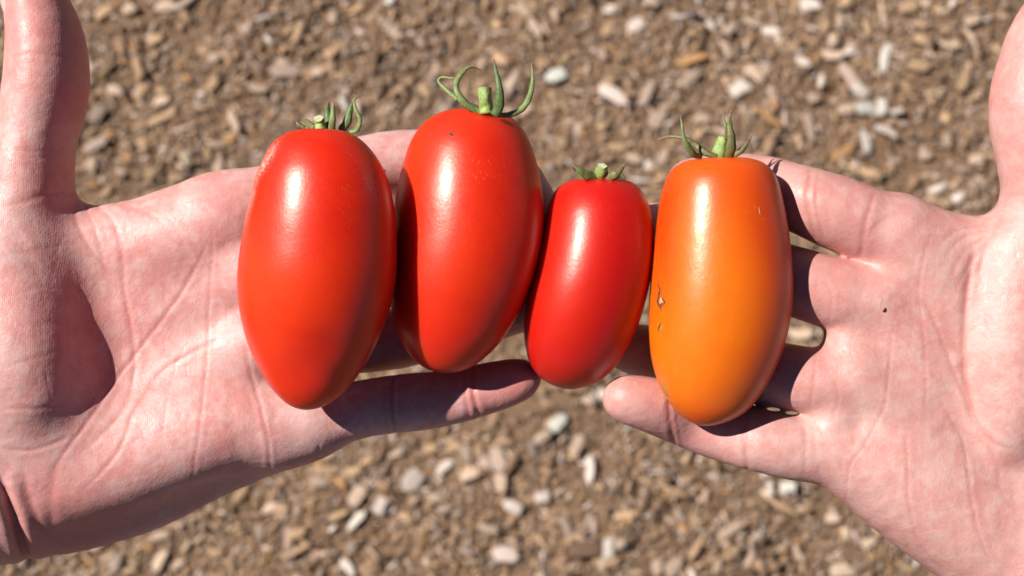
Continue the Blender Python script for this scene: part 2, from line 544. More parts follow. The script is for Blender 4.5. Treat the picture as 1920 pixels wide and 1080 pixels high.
def skin_material(name, tone):
    k = NT(name)
    v = k.coord('Object')
    n1 = k.noise(v, 55, 4, .6, .3)
    n2 = k.noise(v, 260, 3, .6)
    n3 = k.noise(v, 900, 3, .65)
    base, red, pale = tone
    n4 = k.noise(v, 135, 4, .65, .8)
    c = k.mix(k.ramp(n1, [(.36, 0), (.66, 1)]), base, red)
    c = k.mix(k.math('MULTIPLY', k.ramp(n4, [(.50, 0), (.66, 1)]), .55), c, tuple(x * f for x, f in zip(red, (.97, .86, .88))))
    c = k.mix(k.math('MULTIPLY', k.ramp(n4, [(.34, 1), (.47, 0)]), .55), c, pale)
    c = k.mix(k.math('MULTIPLY', k.ramp(n2, [(.48, 0), (.72, 1)]), .55), c, pale)
    c = k.mix(k.math('MULTIPLY', k.ramp(n3, [(.45, 0), (.7, 1)]), .22), c, pale)
    c = k.mix(k.math('MULTIPLY', k.attr('redness'), .9, True), c, tuple(x * f for x, f in zip(red, (.93, .72, .72))))
    c = k.mix(k.math('MULTIPLY', k.attr('crease'), .6, True), c, tuple(x * f for x, f in zip(red, (.80, .52, .50))))
    k.l(c, k.b.inputs['Base Color'])
    k.b.inputs['Subsurface Weight'].default_value = .30
    k.b.inputs['Subsurface Radius'].default_value = (1.0, .30, .16)
    k.b.inputs['Subsurface Scale'].default_value = .0013
    k.l(k.ramp(n2, [(.3, .42), (.7, .58)]), k.b.inputs['Roughness'])
    k.b.inputs['Specular IOR Level'].default_value = .42
    # friction ridges: fine curved lines, plus pores and small flexure lines
    wv = k.n('ShaderNodeTexWave', wave_type='BANDS', bands_direction='X', wave_profile='SIN')
    wv.inputs['Scale'].default_value = 560
    wv.inputs['Distortion'].default_value = 9
    wv.inputs['Detail'].default_value = 1.5
    wv.inputs['Detail Scale'].default_value = .12
    k.l(v, wv.inputs['Vector'])
    vo = k.n('ShaderNodeTexVoronoi', feature='DISTANCE_TO_EDGE')
    vo.inputs['Scale'].default_value = 420
    k.l(v, vo.inputs['Vector'])
    cells = k.ramp(vo.outputs['Distance'], [(0, 0), (.09, 1)])
    b1 = k.bump(wv.outputs['Fac'], .07, .0002)
    b2 = k.bump(cells, .10, .0003, b1)
    b3 = k.bump(n2, .22, .0012, b2)
    b3 = k.bump(k.noise(v, 1600, 2, .6), .07, .0003, b3)
    k.l(b3, k.b.inputs['Normal'])
    return k.m

def polyline_dist(P, line):
    """distance of 2-D points to a polyline, with the nearest arc fraction"""
    line = np.asarray(line, float)
    best = np.full(len(P), 1e9); frac = np.zeros(len(P))
    seg = np.linalg.norm(np.diff(line, axis=0), axis=1); cum = np.concatenate([[0], np.cumsum(seg)])
    for i in range(len(line) - 1):
        a, b = line[i], line[i + 1]
        d = b - a
        t = np.clip(((P - a) @ d) / (d @ d + 1e-9), 0, 1)
        q = np.linalg.norm(P - a - t[:, None] * d, axis=1)
        m = q < best
        best[m] = q[m]; frac[m] = (cum[i] + t[m] * seg[i]) / cum[-1]
    return best, frac

def finish_hand(name, V, Q, mat, creases, red_spots, origin, seed, soft=1.0):
    """refine the raw surface, press the creases into it, link it"""
    me = mesh_np(name + '_raw', V, Q, True)
    ob = link(name + '_raw', me)
    sm = ob.modifiers.new('smooth', 'LAPLACIANSMOOTH' if False else 'SMOOTH'); sm.factor = .5; sm.iterations = 5
    ss = ob.modifiers.new('sub', 'SUBSURF'); ss.levels = 1; ss.render_levels = 1
    dg = bpy.context.evaluated_depsgraph_get()
    ev = ob.evaluated_get(dg)
    m2 = ev.to_mesh()
    n = len(m2.vertices)
    co = np.empty(n * 3, np.float32); m2.vertices.foreach_get('co', co); co = co.reshape(-1, 3).astype(float)
    no = np.empty(n * 3, np.float32); m2.vertex_normals.foreach_get('vector', no); no = no.reshape(-1, 3).astype(float)
    nf = len(m2.polygons)
    f = np.empty(nf * 4, np.int32); m2.loops.foreach_get('vertex_index', f); f = f.reshape(-1, 4)
    ev.to_mesh_clear()
    bpy.data.objects.remove(ob); bpy.data.meshes.remove(me)
    s = (500.0 - co[:, 2]) / 500.0 / PXMM
    P = np.stack([co[:, 0] / s + 960, 540 - co[:, 1] / s], -1)
    front = np.clip((no[:, 2] + .15) / .4, 0, 1)
    disp = np.zeros(n); crease = np.zeros(n); red = np.zeros(n)
    rs = np.random.default_rng(seed)
    for (line, depth, width, ridge) in creases:
        if depth < 2: depth *= .34 * soft; width *= .95
        L = catmull(np.array(line, float), 5) if len(line) > 2 else np.array(line, float)
        L = L + np.concatenate([np.zeros((1, 2)), rs.normal(0, .5, (len(L) - 2, 2)), np.zeros((1, 2))])
        lo, hi = L.min(0) - width * 8 - 10, L.max(0) + width * 8 + 10
        m = np.where((P[:, 0] > lo[0]) & (P[:, 0] < hi[0]) & (P[:, 1] > lo[1]) & (P[:, 1] < hi[1]) & (front > 0))[0]
        if not len(m): continue
        d, fr = polyline_dist(P[m], L)
        fade = np.clip(np.minimum(fr, 1 - fr) / .16, 0, 1) ** .7 * front[m]
        g = np.exp(-(d / width) ** 2)
        disp[m] += fade * (-depth * g + ridge * depth * np.exp(-((d - 2.4 * width) / (1.5 * width)) ** 2))
        crease[m] = np.maximum(crease[m], fade * np.exp(-(d / (width * .8)) ** 2) * min(1.0, depth / .28))
    for (x, y, r, a) in red_spots:
        red += a * np.exp(-(((P[:, 0] - x) ** 2 + (P[:, 1] - y) ** 2) / r ** 2))
    # soft irregular lumps of flesh
    for fq, am in ((.11, .22), (.21, .12), (.43, .05)):
        ph = rs.uniform(0, 6.28, 6)
        q = co * fq
        disp += am * (np.sin(q[:, 0] + 1.3 * np.sin(q[:, 1] * .8 + ph[0]) + ph[1]) * np.sin(q[:, 1] * 1.1 + ph[2]) + np.sin(q[:, 2] * 1.2 + q[:, 0] * .7 + ph[3]) * .5)
    co = co + no * disp[:, None]
    W = to_world(co)
    ow = to_world(loc_mm(*origin))[0]
    me = mesh_np(name, W - ow, f, True, mat)
    for an, arr in (('crease', crease), ('redness', np.clip(red, 0, 1))):
        at = me.attributes.new(an, 'FLOAT', 'POINT')
        at.data.foreach_set('value', arr.astype(np.float32))
    o = link('hand', me, None, Vector(ow))
    return o, ow, (P, co, no)

STEP = 1.1
def build_left_hand():
    fd = Field((-262, -118, -62), (32, 98, 44), STEP)
    palm = fd.blank()
    fd.chain(palm, [(-60, 830, -24, 150), (150, 640, -22, 105), (300, 500, -17, 88), (430, 400, -13, 72)], 7)       # towards index
    fd.chain(palm, [(-60, 850, -24, 150), (150, 720, -22, 100), (330, 590, -19, 85), (475, 505, -15, 72)], 7)
    fd.chain(palm, [(-60, 870, -24, 150), (150, 800, -21, 100), (340, 700, -18, 85), (500, 640, -15, 72)], 7)
    fd.chain(palm, [(-60, 900, -24, 150), (120, 890, -19, 108), (290, 838, -15, 98), (420, 800, -13, 86), (560, 790, -14, 60)], 7)
    fd.chain(palm, [(-60, 915, -30, 150), (110, 948, -30, 92), (250, 922, -29, 82), (380, 868, -27, 74), (500, 824, -22, 66), (580, 800, -19, 58)], 7)   # outer edge of the hand
    fd.ellipsoid(palm, (270, 820, -9), (190, 80, 9), 22, 8)                     # heel of the palm, little-finger side
    fd.chain(palm, [(-60, 870, -24, 165), (-260, 905, -28, 165), (-620, 960, -34, 190)], 8)   # wrist and forearm
    fd.chain(palm, [(110, 470, -12, 74), (240, 452, -13, 74), (370, 418, -13, 76)], 8)        # web of the thumb
    # ball of the thumb, standing well proud of the palm
    fd.ellipsoid(palm, (45, 638, -3), (195, 117, 21), 100, 14)
    fd.ellipsoid(palm, (70, 840, -12), (150, 95, 11), 15, 12)
    fd.ellipsoid(palm, (-40, 590, -11), (270, 150, 22), 92, 10)
    thumb = fd.blank()
    fd.chain(thumb, [(20, 640, -10, 104), (42, 470, -10, 88), (57, 335, -9, 79), (72, 250, -8, 73), (86, 165, -7, 77), (86, 80, -6, 70), (66, 5, -6, 58), (46, -50, -6, 46), (32, -85, -6, 30)], 4, zs=1.45)
    idx = fd.chain(None, [(420, 400, -13, 70), (500, 372, -15, 64), (610, 338, -22, 62), (730, 306, -29, 60), (850, 300, -32, 54), (950, 330, -30, 52), (1000, 378, -25, 44)], 3)
    mid = fd.chain(None, [(460, 510, -15, 66), (620, 478, -20, 62), (800, 440, -30, 58), (950, 425, -31, 55), (1070, 440, -28, 48)], 3)
    rng_ = fd.chain(None, [(480, 640, -15, 66), (620, 645, -20, 60), (740, 636, -28, 57), (860, 606, -31, 54), (960, 576, -29, 52), (1040, 555, -26, 44)], 3)
    pin = fd.chain(None, [(520, 806, -14, 64), (600, 786, -15, 59), (690, 764, -16, 55), (770, 754, -16, 53), (850, 744, -16, 51), (920, 727, -16, 49), (968, 714, -15, 43), (985, 710, -15, 32)], 3)
    F = smin(palm, thumb, 9.0)
    out = F.copy()
    for sl_, D_ in (idx, mid, rng_, pin):
        out[sl_] = np.minimum(out[sl_], smin(F[sl_], D_, 6.0))
    V, Q = fd.mesh(out)
    cr = [([(160, 368), (188, 392), (215, 425), (228, 480), (232, 540), (246, 620), (252, 690), (235, 760), (190, 815), (150, 850)], .55, 5, .3),
          ([(396, 440), (372, 490), (345, 540), (300, 605), (250, 668), (205, 730), (165, 790), (120, 850), (90, 900)], .55, 4.0, .3),
          ([(440, 610), (400, 640), (370, 655), (300, 700), (252, 770), (225, 840), (185, 890), (145, 925)], .55, 4.0, .3),
          ([(397, 415), (398, 480), (391, 560), (388, 660), (377, 775), (366, 860), (356, 925)], .36, 3.2, .4),
          ([(455, 630), (468, 690), (488, 760), (503, 830), (508, 895)], .5, 3.6, .4),
          ([(350, 640), (325, 700), (308, 780), (300, 830)], .2, 3, .3),
          ([(600, 830), (597, 850), (592, 865)], .25, 3, .3),
          ([(0, 765), (60, 766), (120, 760)], .4, 4, .3), ([(0, 836), (60, 843), (140, 815)], .45, 4, .3), ([(0, 690), (70, 670), (120, 655)], .2, 4, .3),
          ([(-5, 895), (14, 940), (34, 1000), (55, 1062)], 2.4, 9, .35), ([(40, 870), (52, 930), (75, 985), (105, 1020)], .6, 8, .4), ([(110, 860), (95, 920), (98, 990)], .5, 9, .4),
          ([(150, 368), (140, 400), (165, 460), (213, 520)], .45, 5, .3), ([(152, 372), (178, 430), (196, 500)], .35, 4, .3), ([(162, 366), (250, 390), (310, 415)], .25, 4, .3),
          ([(300, 395), (325, 420), (350, 470)], .22, 3, .3),
          ([(20, 108), (70, 100), (140, 112)], .3, 4, .3), ([(20, 150), (14, 130), (8, 170)], .3, 5, .3), ([(20, 278), (70, 284), (130, 280)], .35, 4.5, .3), ([(20, 292), (75, 296), (120, 290)], .25, 4, .3), ([(0, 388), (50, 376), (100, 362), (148, 366)], .45, 5, .3),
          ([(888, 682), (887, 735), (893, 760), (902, 792)], .95, 4.5, .5), ([(876, 690), (872, 730), (882, 790)], .55, 4, .4), ([(742, 694), (735, 750), (742, 822)], 1.0, 5, .5), ([(728, 700), (722, 750), (726, 820)], .5, 4, .4),
          ([(0, 560), (80, 540), (160, 545)], .14, 4, .2), ([(0, 480), (60, 470), (150, 455)], .16, 4, .2), ([(0, 620), (90, 606), (170, 610)], .12, 4, .2)]
    for t in range(44):       # short fine flexure lines across the palm
        x, y = random.uniform(-10, 540), random.uniform(400, 960)
        a = random.choice([random.uniform(-2.1, -.9), random.uniform(-.5, .7)]); L = random.uniform(20, 70)
        cr.append(([(x, y), (x + math.cos(a) * L, y - math.sin(a) * L)], random.uniform(.06, .17), 2.4, .3))
    red = [(90, 50, 120, .75), (960, 715, 110, .8), (150, 200, 50, .5), (80, 330, 70, .4), (230, 560, 150, .30), (500, 400, 140, .20), (130, 700, 120, .35), (450, 860, 170, .25), (160, 960, 120, .45), (80, 980, 110, .4)]
    mat = skin_material('skin_of_left_hand', ((.69, .405, .365), (.665, .29, .26), (.77, .53, .50)))
    o, ow, surf = finish_hand('hand', V, Q, mat, cr, red, (-100, 860, -24), 3)
    tag(o, 'open palm at the left, fingers pointing right, under the two largest red tomatoes', 'hand', 'a pair of open hands')
    return o, ow
def build_right_hand():
    fd = Field((18, -128, -62), (262, 98, 44), STEP)
    palm = fd.blank()
    fd.chain(palm, [(2010, 990, -24, 160), (1880, 760, -21, 105), (1760, 560, -13, 88), (1672, 440, -9, 70)], 7)
    fd.chain(palm, [(2010, 1010, -24, 160), (1870, 830, -21, 100), (1740, 690, -14, 86), (1640, 566, -9, 74)], 7)
    fd.chain(palm, [(2010, 1030, -24, 160), (1860, 910, -20, 100), (1720, 800, -13, 86), (1600, 704, -9, 74)], 7)
    fd.chain(palm, [(2010, 1070, -22, 160), (1860, 1010, -17, 118), (1720, 925, -14, 104), (1620, 866, -11, 86), (1550, 838, -10, 66)], 7)
    fd.ellipsoid(palm, (1760, 920, -9), (180, 80, 9), -32, 8)
    fd.chain(palm, [(2010, 1030, -24, 175), (2180, 1150, -28, 170), (2500, 1300, -34, 190)], 8)
    fd.chain(palm, [(1905, 482, -12, 74), (1800, 476, -13, 74), (1690, 445, -12, 74)], 8)
    fd.ellipsoid(palm, (1905, 640, -4), (228, 92, 11), 86, 6)
    fd.ellipsoid(palm, (1985, 610, -20), (260, 160, 22), 90, 10)
    fd.chain(palm, [(1655, 505, -9, 46), (1594, 636, -8, 48), (1562, 780, -8, 50)], 3)      # flesh between the finger roots
    thumb = fd.blank()
    fd.chain(thumb, [(1990, 640, -14, 105), (1970, 470, -10, 86), (1962, 370, -6, 77), (1944, 280, -3, 76), (1938, 195, -2, 80), (1955, 105, -2, 76), (1985, 30, -2, 66), (2012, -30, -3, 50), (2025, -70, -4, 34)], 4)
    idx = fd.chain(None, [(1665, 440, -9, 72), (1605, 414, -8, 71), (1555, 393, -8, 69), (1510, 376, -9, 65), (1440, 355, -17, 60), (1370, 342, -28, 56), (1305, 344, -23, 50), (1296, 345, -22, 46)], 3)
    mid = fd.chain(None, [(1650, 566, -9, 70), (1590, 556, -8, 69), (1550, 546, -8, 67), (1480, 524, -10, 65), (1390, 488, -22, 58), (1300, 450, -29, 56), (1230, 425, -24, 46)], 3)
    rng_ = fd.chain(None, [(1600, 714, -9, 68), (1530, 714, -8, 63), (1450, 702, -11, 62), (1370, 690, -22, 57), (1280, 672, -29, 54), (1190, 655, -24, 48), (1170, 652, -23, 42)], 3)
    pin = fd.chain(None, [(1560, 842, -9, 66), (1500, 842, -9, 62), (1430, 826, -9, 59), (1360, 806, -14, 59), (1290, 783, -15, 57), (1220, 760, -8, 52), (1178, 748, -6, 46), (1166, 745, -6, 38)], 3)
    F = smin(palm, thumb, 9.0)
    out = F.copy()
    for sl_, D_ in (idx, mid, rng_, pin):
        out[sl_] = np.minimum(out[sl_], smin(F[sl_], D_, 2.0))
    V, Q = fd.mesh(out)
    cr = [([(1729, 546), (1740, 580), (1758, 618), (1794, 712), (1830, 790), (1866, 831), (1922, 847)], .6, 4.5, .3),
          ([(1826, 460), (1813, 540), (1807, 624), (1810, 712), (1824, 780), (1850, 825)], 1.8, 7, .15),
          ([(1758, 430), (1742, 451), (1730, 490), (1722, 545), (1732, 640), (1735, 717), (1737, 795)], .32, 3.4, .4),
          ([(1758, 743), (1804, 826), (1815, 893), (1830, 987), (1861, 1065)], .45, 3.6, .4),
          ([(1676, 600), (1670, 640), (1659, 753), (1623, 831), (1594, 873), (1587, 935), (1597, 965)], .36, 3.2, .4),
          ([(1698, 795), (1701, 870), (1703, 935), (1721, 1012), (1773, 1080)], .4, 3.2, .4),
          ([(1602, 560), (1612, 590), (1628, 618)], .18, 2.6, .3),
          ([(1773, 482), (1804, 446), (1866, 430)], .35, 4, .4), ([(1780, 520), (1810, 470), (1868, 436)], .35, 4, .4), ([(1765, 455), (1800, 430), (1868, 420)], .3, 4, .4), ([(1790, 545), (1822, 490), (1872, 440)], .3, 4, .4),
          ([(1876, 408), (1868, 430), (1850, 460), (1832, 520)], .6, 5, .3), ([(1800, 870), (1850, 905), (1920, 930)], .3, 5, .3), ([(1850, 830), (1868, 870), (1880, 930), (1910, 960)], .3, 5, .3),
          ([(1600, 500), (1615, 480), (1640, 425), (1690, 394)], .30, 5, .2),
          ([(1883, 372), (1900, 366), (1930, 366)], .4, 5, .3), ([(1870, 190), (1900, 186), (1940, 190)], .2, 5, .3),
          ([(1590, 640), (1640, 690), (1700, 700)], .14, 2.6, .3), ([(1560, 700), (1572, 740), (1560, 790)], .25, 3.5, .3), ([(1530, 660), (1527, 710), (1518, 770)], .35, 4, .3), ([(1508, 790), (1510, 840), (1508, 895)], .45, 5, .3), ([(1520, 800), (1530, 850), (1540, 910)], .2, 4, .3),
          ([(1262, 715), (1254, 745), (1256, 785), (1268, 845)], 1.0, 4.5, .5), ([(1272, 722), (1267, 775), (1280, 842)], .5, 4, .4), ([(1402, 770), (1396, 830), (1404, 892)], .7, 5, .4), ([(1545, 520), (1560, 560), (1552, 612)], .28, 4, .3), ([(1520, 312), (1513, 380), (1530, 450)], .8, 5, .4), ([(1535, 318), (1530, 380), (1545, 455)], .4, 4, .4), ([(1640, 360), (1622, 420), (1612, 492)], .7, 5, .4)]
    for t in range(50):
        x, y = random.uniform(1540, 1930), random.uniform(420, 1040)
        a = random.choice([random.uniform(-2.0, -1.0), random.uniform(-.6, .6)]); L = random.uniform(20, 80)
        cr.append(([(x, y), (x + math.cos(a) * L * .8, y - math.sin(a) * L)], random.uniform(.06, .17), 2.4, .3))
    red = [(1520, 560, 70, .55), (1260, 770, 120, .4), (1520, 700, 60, .45), (1470, 400, 120, .4), (1610, 470, 60, .5), (1900, 190, 70, .3), (1700, 500, 110, .15)]
    mat = skin_material('skin_of_right_hand', ((.655, .365, .318), (.64, .285, .250), (.70, .455, .412)))
    o, ow, surf = finish_hand('hand', V, Q, mat, cr, red, (2050, 1060, -24), 5, .8)
    tag(o, 'open palm at the right, fingers pointing left, under the orange tomato', 'hand', 'a pair of open hands')
    P, co, no = surf
    i = np.argmin(np.where(no[:, 2] > .2, np.linalg.norm(P - (1659, 583), axis=1), 1e9))
    c, n = co[i], no[i]
    a = np.cross(n, [0, 1, 0]); a /= np.linalg.norm(a); b = np.cross(n, a)
    V = [c + n * .35]; F = []
    for q, (rr, h) in enumerate(((.45, .25), (.72, -.1))):
        for j in range(10):
            t = j * .6283
            w = rr * (1 + .18 * math.sin(2 * t + .5) + .1 * math.sin(3 * t))
            V.append(c + n * h + a * math.cos(t) * w * .8 + b * math.sin(t) * w * 1.15)
    for j in range(10):
        k2 = (j + 1) % 10
        F += [(0, 1 + j, 1 + k2), (1 + j, 11 + j, 11 + k2, 1 + k2)]
    sp = link('dark_speck', mesh_np('dark_speck', to_world(np.array(V)) - ow, F, True, plain('speck_dark', (.03, .012, .012))), o)
    sp['label'] = 'tiny black speck on the palm'
    return o, ow
hand_l, ow_l = build_left_hand()
hand_r, ow_r = build_right_hand()

def nail_material():
    k = NT('fingernail')
    n = k.noise(k.coord('Object'), 300, 2)
    k.l(k.ramp(n, [(.3, (.66, .44, .40)), (.7, (.72, .52, .47))]), k.b.inputs['Base Color'])
    k.b.inputs['Roughness'].default_value = .3
    k.b.inputs['Subsurface Weight'].default_value = .2
    k.b.inputs['Subsurface Scale'].default_value = .001
    return k.m
M_NAIL = nail_material()
def thumbnail(hand, ow, c, axis, out, rad, length, width):
    """curved plate set on the thumb: c centre of the thumb (mm), axis along it, out = nail side"""
    axis = np.array(axis, float); axis /= np.linalg.norm(axis)
    out = np.array(out, float); out -= axis * (out @ axis); out /= np.linalg.norm(out)
    side = np.cross(axis, out)
    nu, nv = 12, 12
    V, F = [], []
    for lay, dr in ((0, .55), (1, -.6)):
        for i in range(nu + 1):
            u = -1 + 2 * i / nu
            for j in range(nv + 1):
                v = -1 + 2 * j / nv
                sh = (1 - .18 * abs(u) ** 3)
                ang = v * width / rad * .5 * sh
                r = rad + dr - .5 * u * u - (1.2 * abs(v) ** 4 if lay == 0 else .6 * abs(v) ** 4)
                p = c + axis * (u * length / 2 * (1 - .08 * v * v)) + out * (math.cos(ang) * r) + side * (math.sin(ang) * r)
                V.append(p)
    m = (nu + 1) * (nv + 1)
    for i in range(nu):
        for j in range(nv):
            a = i * (nv + 1) + j
            F.append((a, a + nv + 1, a + nv + 2, a + 1)); F.append((m + a, m + a + 1, m + a + nv + 2, m + a + nv + 1))
    for i in range(nu):
        a = i * (nv + 1); F.append((a, m + a, m + a + nv + 1, a + nv + 1))
        a = i * (nv + 1) + nv; F.append((a + nv + 1, m + a + nv + 1, m + a, a))
    for j in range(nv):
        a = j; F.append((a + 1, m + a + 1, m + a, a))
        a = nu * (nv + 1) + j; F.append((a, m + a, m + a + 1, a + 1))
    o = link('thumbnail', mesh_np('thumbnail', to_world(np.array(V)) - ow, F, True, M_NAIL), hand)
    return o
thumbnail(hand_l, ow_l, loc_mm(62, -5, 0), loc_mm(40, -60, 0) - loc_mm(74, 40, 0), (-1, 0, -.25), 8.9, 15, 13)
thumbnail(hand_r, ow_r, loc_mm(1990, 20, -2), loc_mm(2012, -30, -3) - loc_mm(1970, 60, -2), (1, 0, -.25), 9.6, 15, 13)

# ------------------------------------------------------------------ tomatoes
def smooth_interp(x, xp, fp):
    """monotone-ish cubic (Catmull) interpolation"""
    xp = np.asarray(xp, float); fp = np.asarray(fp, float)
    m = np.gradient(fp, xp)
    i = np.clip(np.searchsorted(xp, x) - 1, 0, len(xp) - 2)
    h = xp[i + 1] - xp[i]; t = np.clip((x - xp[i]) / h, 0, 1)
    return ((2 * t ** 3 - 3 * t ** 2 + 1) * fp[i] + (t ** 3 - 2 * t ** 2 + t) * h * m[i] + (-2 * t ** 3 + 3 * t ** 2) * fp[i + 1] + (t ** 3 - t ** 2) * h * m[i + 1])
def tomato_material(name, cols, speck=.35, rough=.24):
    k = NT(name)
    v = k.coord('Object')
    n1 = k.noise(v, 46, 4, .6, .5)
    n2 = k.noise(v, 900, 2, .6)
    mp = k.n('ShaderNodeMapping'); mp.inputs['Scale'].default_value = (1, .45, 1)
    k.l(v, mp.inputs['Vector'])
    vo = k.n('ShaderNodeTexVoronoi'); vo.inputs['Scale'].default_value = 950
    k.l(mp.outputs[0], vo.inputs['Vector'])
    c = k.mix(k.ramp(n1, [(.3, 0), (.7, 1)]), cols[0], cols[1])
    ripe = k.attr('ripe')
    c = k.mix(ripe, c, cols[2])
    # fine golden flecks under the skin
    fl = k.ramp(vo.outputs['Distance'], [(.09, 1), (.25, 0)])
    zone = k.ramp(k.noise(v, 110, 3), [(.40, 0), (.60, 1)])
    fm = k.math('MULTIPLY', k.math('MULTIPLY', fl, zone), speck)
    fm = k.math('MULTIPLY', fm, k.attr('fleck'))
    c = k.mix(fm, c, cols[3])
    # dry pale corking with a broken outline
    cork = k.math('MULTIPLY', k.attr('cork'), k.ramp(k.noise(v, 1500, 3, .7), [(.45, 0), (.53, 1)]), True)
    c = k.mix(cork, c, (.72, .50, .42))
    k.l(c, k.b.inputs['Base Color'])
    k.b.inputs['Subsurface Weight'].default_value = .75
    k.b.inputs['Subsurface Radius'].default_value = (1.0, .12, .03)
    k.b.inputs['Subsurface Scale'].default_value = .010
    k.b.inputs['Specular IOR Level'].default_value = .52
    k.b.inputs['Specular Tint'].default_value = (1.0, .82, .74, 1)
    k.b.inputs['Coat Weight'].default_value = .04
    k.b.inputs['Coat Roughness'].default_value = .22
    r = k.math('ADD', k.math('MULTIPLY', n2, .08), rough)
    r = k.math('ADD', r, k.math('MULTIPLY', cork, .3))
    k.l(r, k.b.inputs['Roughness'])
    b = k.bump(k.noise(v, 1300, 3, .65), .10, .0004)
    b = k.bump(k.noise(v, 160, 2, .5), .045, .0015, b)
    b = k.bump(n1, .08, .002, b)
    k.l(b, k.b.inputs['Normal'])
    return k.m
class Tomato:
    def __init__(self, label, rows, z_top, z_bot, mat, depth=.97, seed=0, cork=(), ripe=(), fleck=(), dents=(), bow=0.0):
        rows = np.array(rows, float)
        NR, NS = 120, 128
        cx = (rows[:, 1] + rows[:, 2]) / 2
        w = (rows[:, 2] - rows[:, 1]) / 2
        w[0] = w[-1] = 0
        prof = np.stack([w, rows[:, 0], cx], -1)
        # mirror past both poles so that the ends close round, then resample by arc length
        mir = np.array([-1, 1, 1.0])
        full = np.vstack([prof[2:0:-1] * mir, prof, prof[-2:-4:-1] * mir])
        t = np.concatenate([[0], np.cumsum(np.sqrt(np.linalg.norm(np.diff(full[:, :2], axis=0), axis=1)) ** 2)])
        tt = np.linspace(t[2], t[-3], 900)
        dense = np.stack([smooth_interp(tt, t, full[:, i]) for i in range(3)], -1)
        ext = np.vstack([dense[60:0:-1] * mir, dense, dense[-2:-62:-1] * mir])
        ker = np.exp(-np.linspace(-2.2, 2.2, 61) ** 2); ker /= ker.sum()
        den = np.stack([np.convolve(ext[:, i], ker, 'valid') for i in range(3)], -1)[30:-30]
        arc = np.concatenate([[0], np.cumsum(np.linalg.norm(np.diff(den[:, :2], axis=0), axis=1))])
        u = np.linspace(0, 1, NR); u = u + .04 * np.sin(2 * math.pi * u) * -1
        Rr, Y, Cx = [np.interp(u * arc[-1], arc, den[:, i]) for i in range(3)]
        Rr[0] = Rr[-1] = 0
        Rr = np.maximum(Rr, 0)
        y0, y1 = Y[0], Y[-1]
        th = u * math.pi
        q_ = (Y - y0) / (y1 - y0)
        Zc = z_top + (z_bot - z_top) * q_ + bow * (1 - (2 * q_ - 1) ** 2)
        self.Yt, self.Cx, self.Rr, self.Zc, self.depth = Y, Cx, Rr, Zc, depth
        ph = np.linspace(0, 2 * math.pi, NS, endpoint=False)
        rs = np.random.default_rng(seed)
        p1, p2, p3 = rs.uniform(0, 6.28, 3)
        V = []
        for i in range(1, NR - 1):
            c = loc_mm(Cx[i], Y[i], Zc[i]); r = Rr[i] * mm_scale(Zc[i])
            lob = 1 + .010 * np.cos(3 * ph + p1) * math.sin(th[i]) + .006 * np.cos(2 * ph + p2 + 2 * th[i])
            x = c[0] + r * np.cos(ph); z = c[2] + r * depth * lob * np.sin(ph)
            V.append(np.stack([x, np.full(NS, c[1]), z], -1))
        V = np.array(V).reshape(-1, 3)
        top, bot = loc_mm(Cx[0], Y[0], Zc[0]), loc_mm(Cx[-1], Y[-1], Zc[-1])
        m = NR - 2
        V = np.vstack([V, top, bot])
        # the dimple where the calyx sits, and dents
        for (dx, dy, dz, rad, dep) in dents:
            q = loc_mm(dx, dy, dz)
            d = np.linalg.norm(V - q, axis=1)
            cc = loc_mm(Cx[NR // 2], Y[NR // 2], Zc[NR // 2])
            n = (cc - V); n /= np.linalg.norm(n, axis=1)[:, None]
            V = V + n * (dep * np.exp(-(d / rad) ** 2))[:, None]
        F = []
        idx = np.arange(m * NS).reshape(m, NS)
        nx = np.roll(idx, -1, 1)
        q = np.stack([idx[:-1], nx[:-1], nx[1:], idx[1:]], -1).reshape(-1, 4)
        F = [tuple(a) for a in q]
        T, B = m * NS, m * NS + 1
        self.V = V
        F += [(T, int(nx[0, j]), int(idx[0, j])) for j in range(NS)]
        F += [(B, int(idx[-1, j]), int(nx[-1, j])) for j in range(NS)]
        self.bvh = BVHTree.FromPolygons([Vector(p) for p in V], [tuple(int(i) for i in f) for f in F])
        self.ow = to_world(loc_mm(Cx[NR // 2], Y[NR // 2], Zc[NR // 2] - Rr.max() * mm_scale(0)))[0]
        self.root = bpy.data.objects.new('plum_tomato', None)
        C.objects.link(self.root)
        self.root.location = Vector(self.ow)
        self.root.empty_display_size = .01
        tag(self.root, label, 'tomato', 'plum tomatoes held in the hands')
        me = mesh_np('fruit', to_world(V) - self.ow, F, True, mat)
        s = (500 - V[:, 2]) / 500 / PXMM
        P = np.stack([V[:, 0] / s + 960, 540 - V[:, 1] / s], -1)
        fr = V[:, 2] > np.interp(P[:, 1], Y, Zc)
        for an, spots, base in (('cork', cork, 0), ('ripe', ripe, 0), ('fleck', fleck, .12)):
            a = np.full(len(V), float(base))
            for sp in spots:
                (x, y, rx, ry, rot, amp) = sp
                t = math.radians(rot)
                dx, dy = P[:, 0] - x, -(P[:, 1] - y)
                U = dx * math.cos(t) + dy * math.sin(t); W = -dx * math.sin(t) + dy * math.cos(t)
                a += amp * np.exp(-((U / rx) ** 2 + (W / ry) ** 2)) * fr
            at = me.attributes.new(an, 'FLOAT', 'POINT')
            at.data.foreach_set('value', np.clip(a, 0, 1).astype(np.float32))
        self.fruit = link('fruit', me, self.root)
    def surf(self, px, py, lift=0.0):
        """point on the front of the skin (mm), lifted along its normal"""
        cam_ = Vector((0, 0, 500))
        d = (Vector(loc_mm(px, py, 0)) - cam_).normalized()
        hit, n, i, dist = self.bvh.ray_cast(cam_, d)
        if hit is None:
            hit, n, i, dist = self.bvh.find_nearest(Vector(loc_mm(px, py, float(self.Zc.mean()))))
        if n.z < 0: n = -n
        return np.array(hit + n * lift)
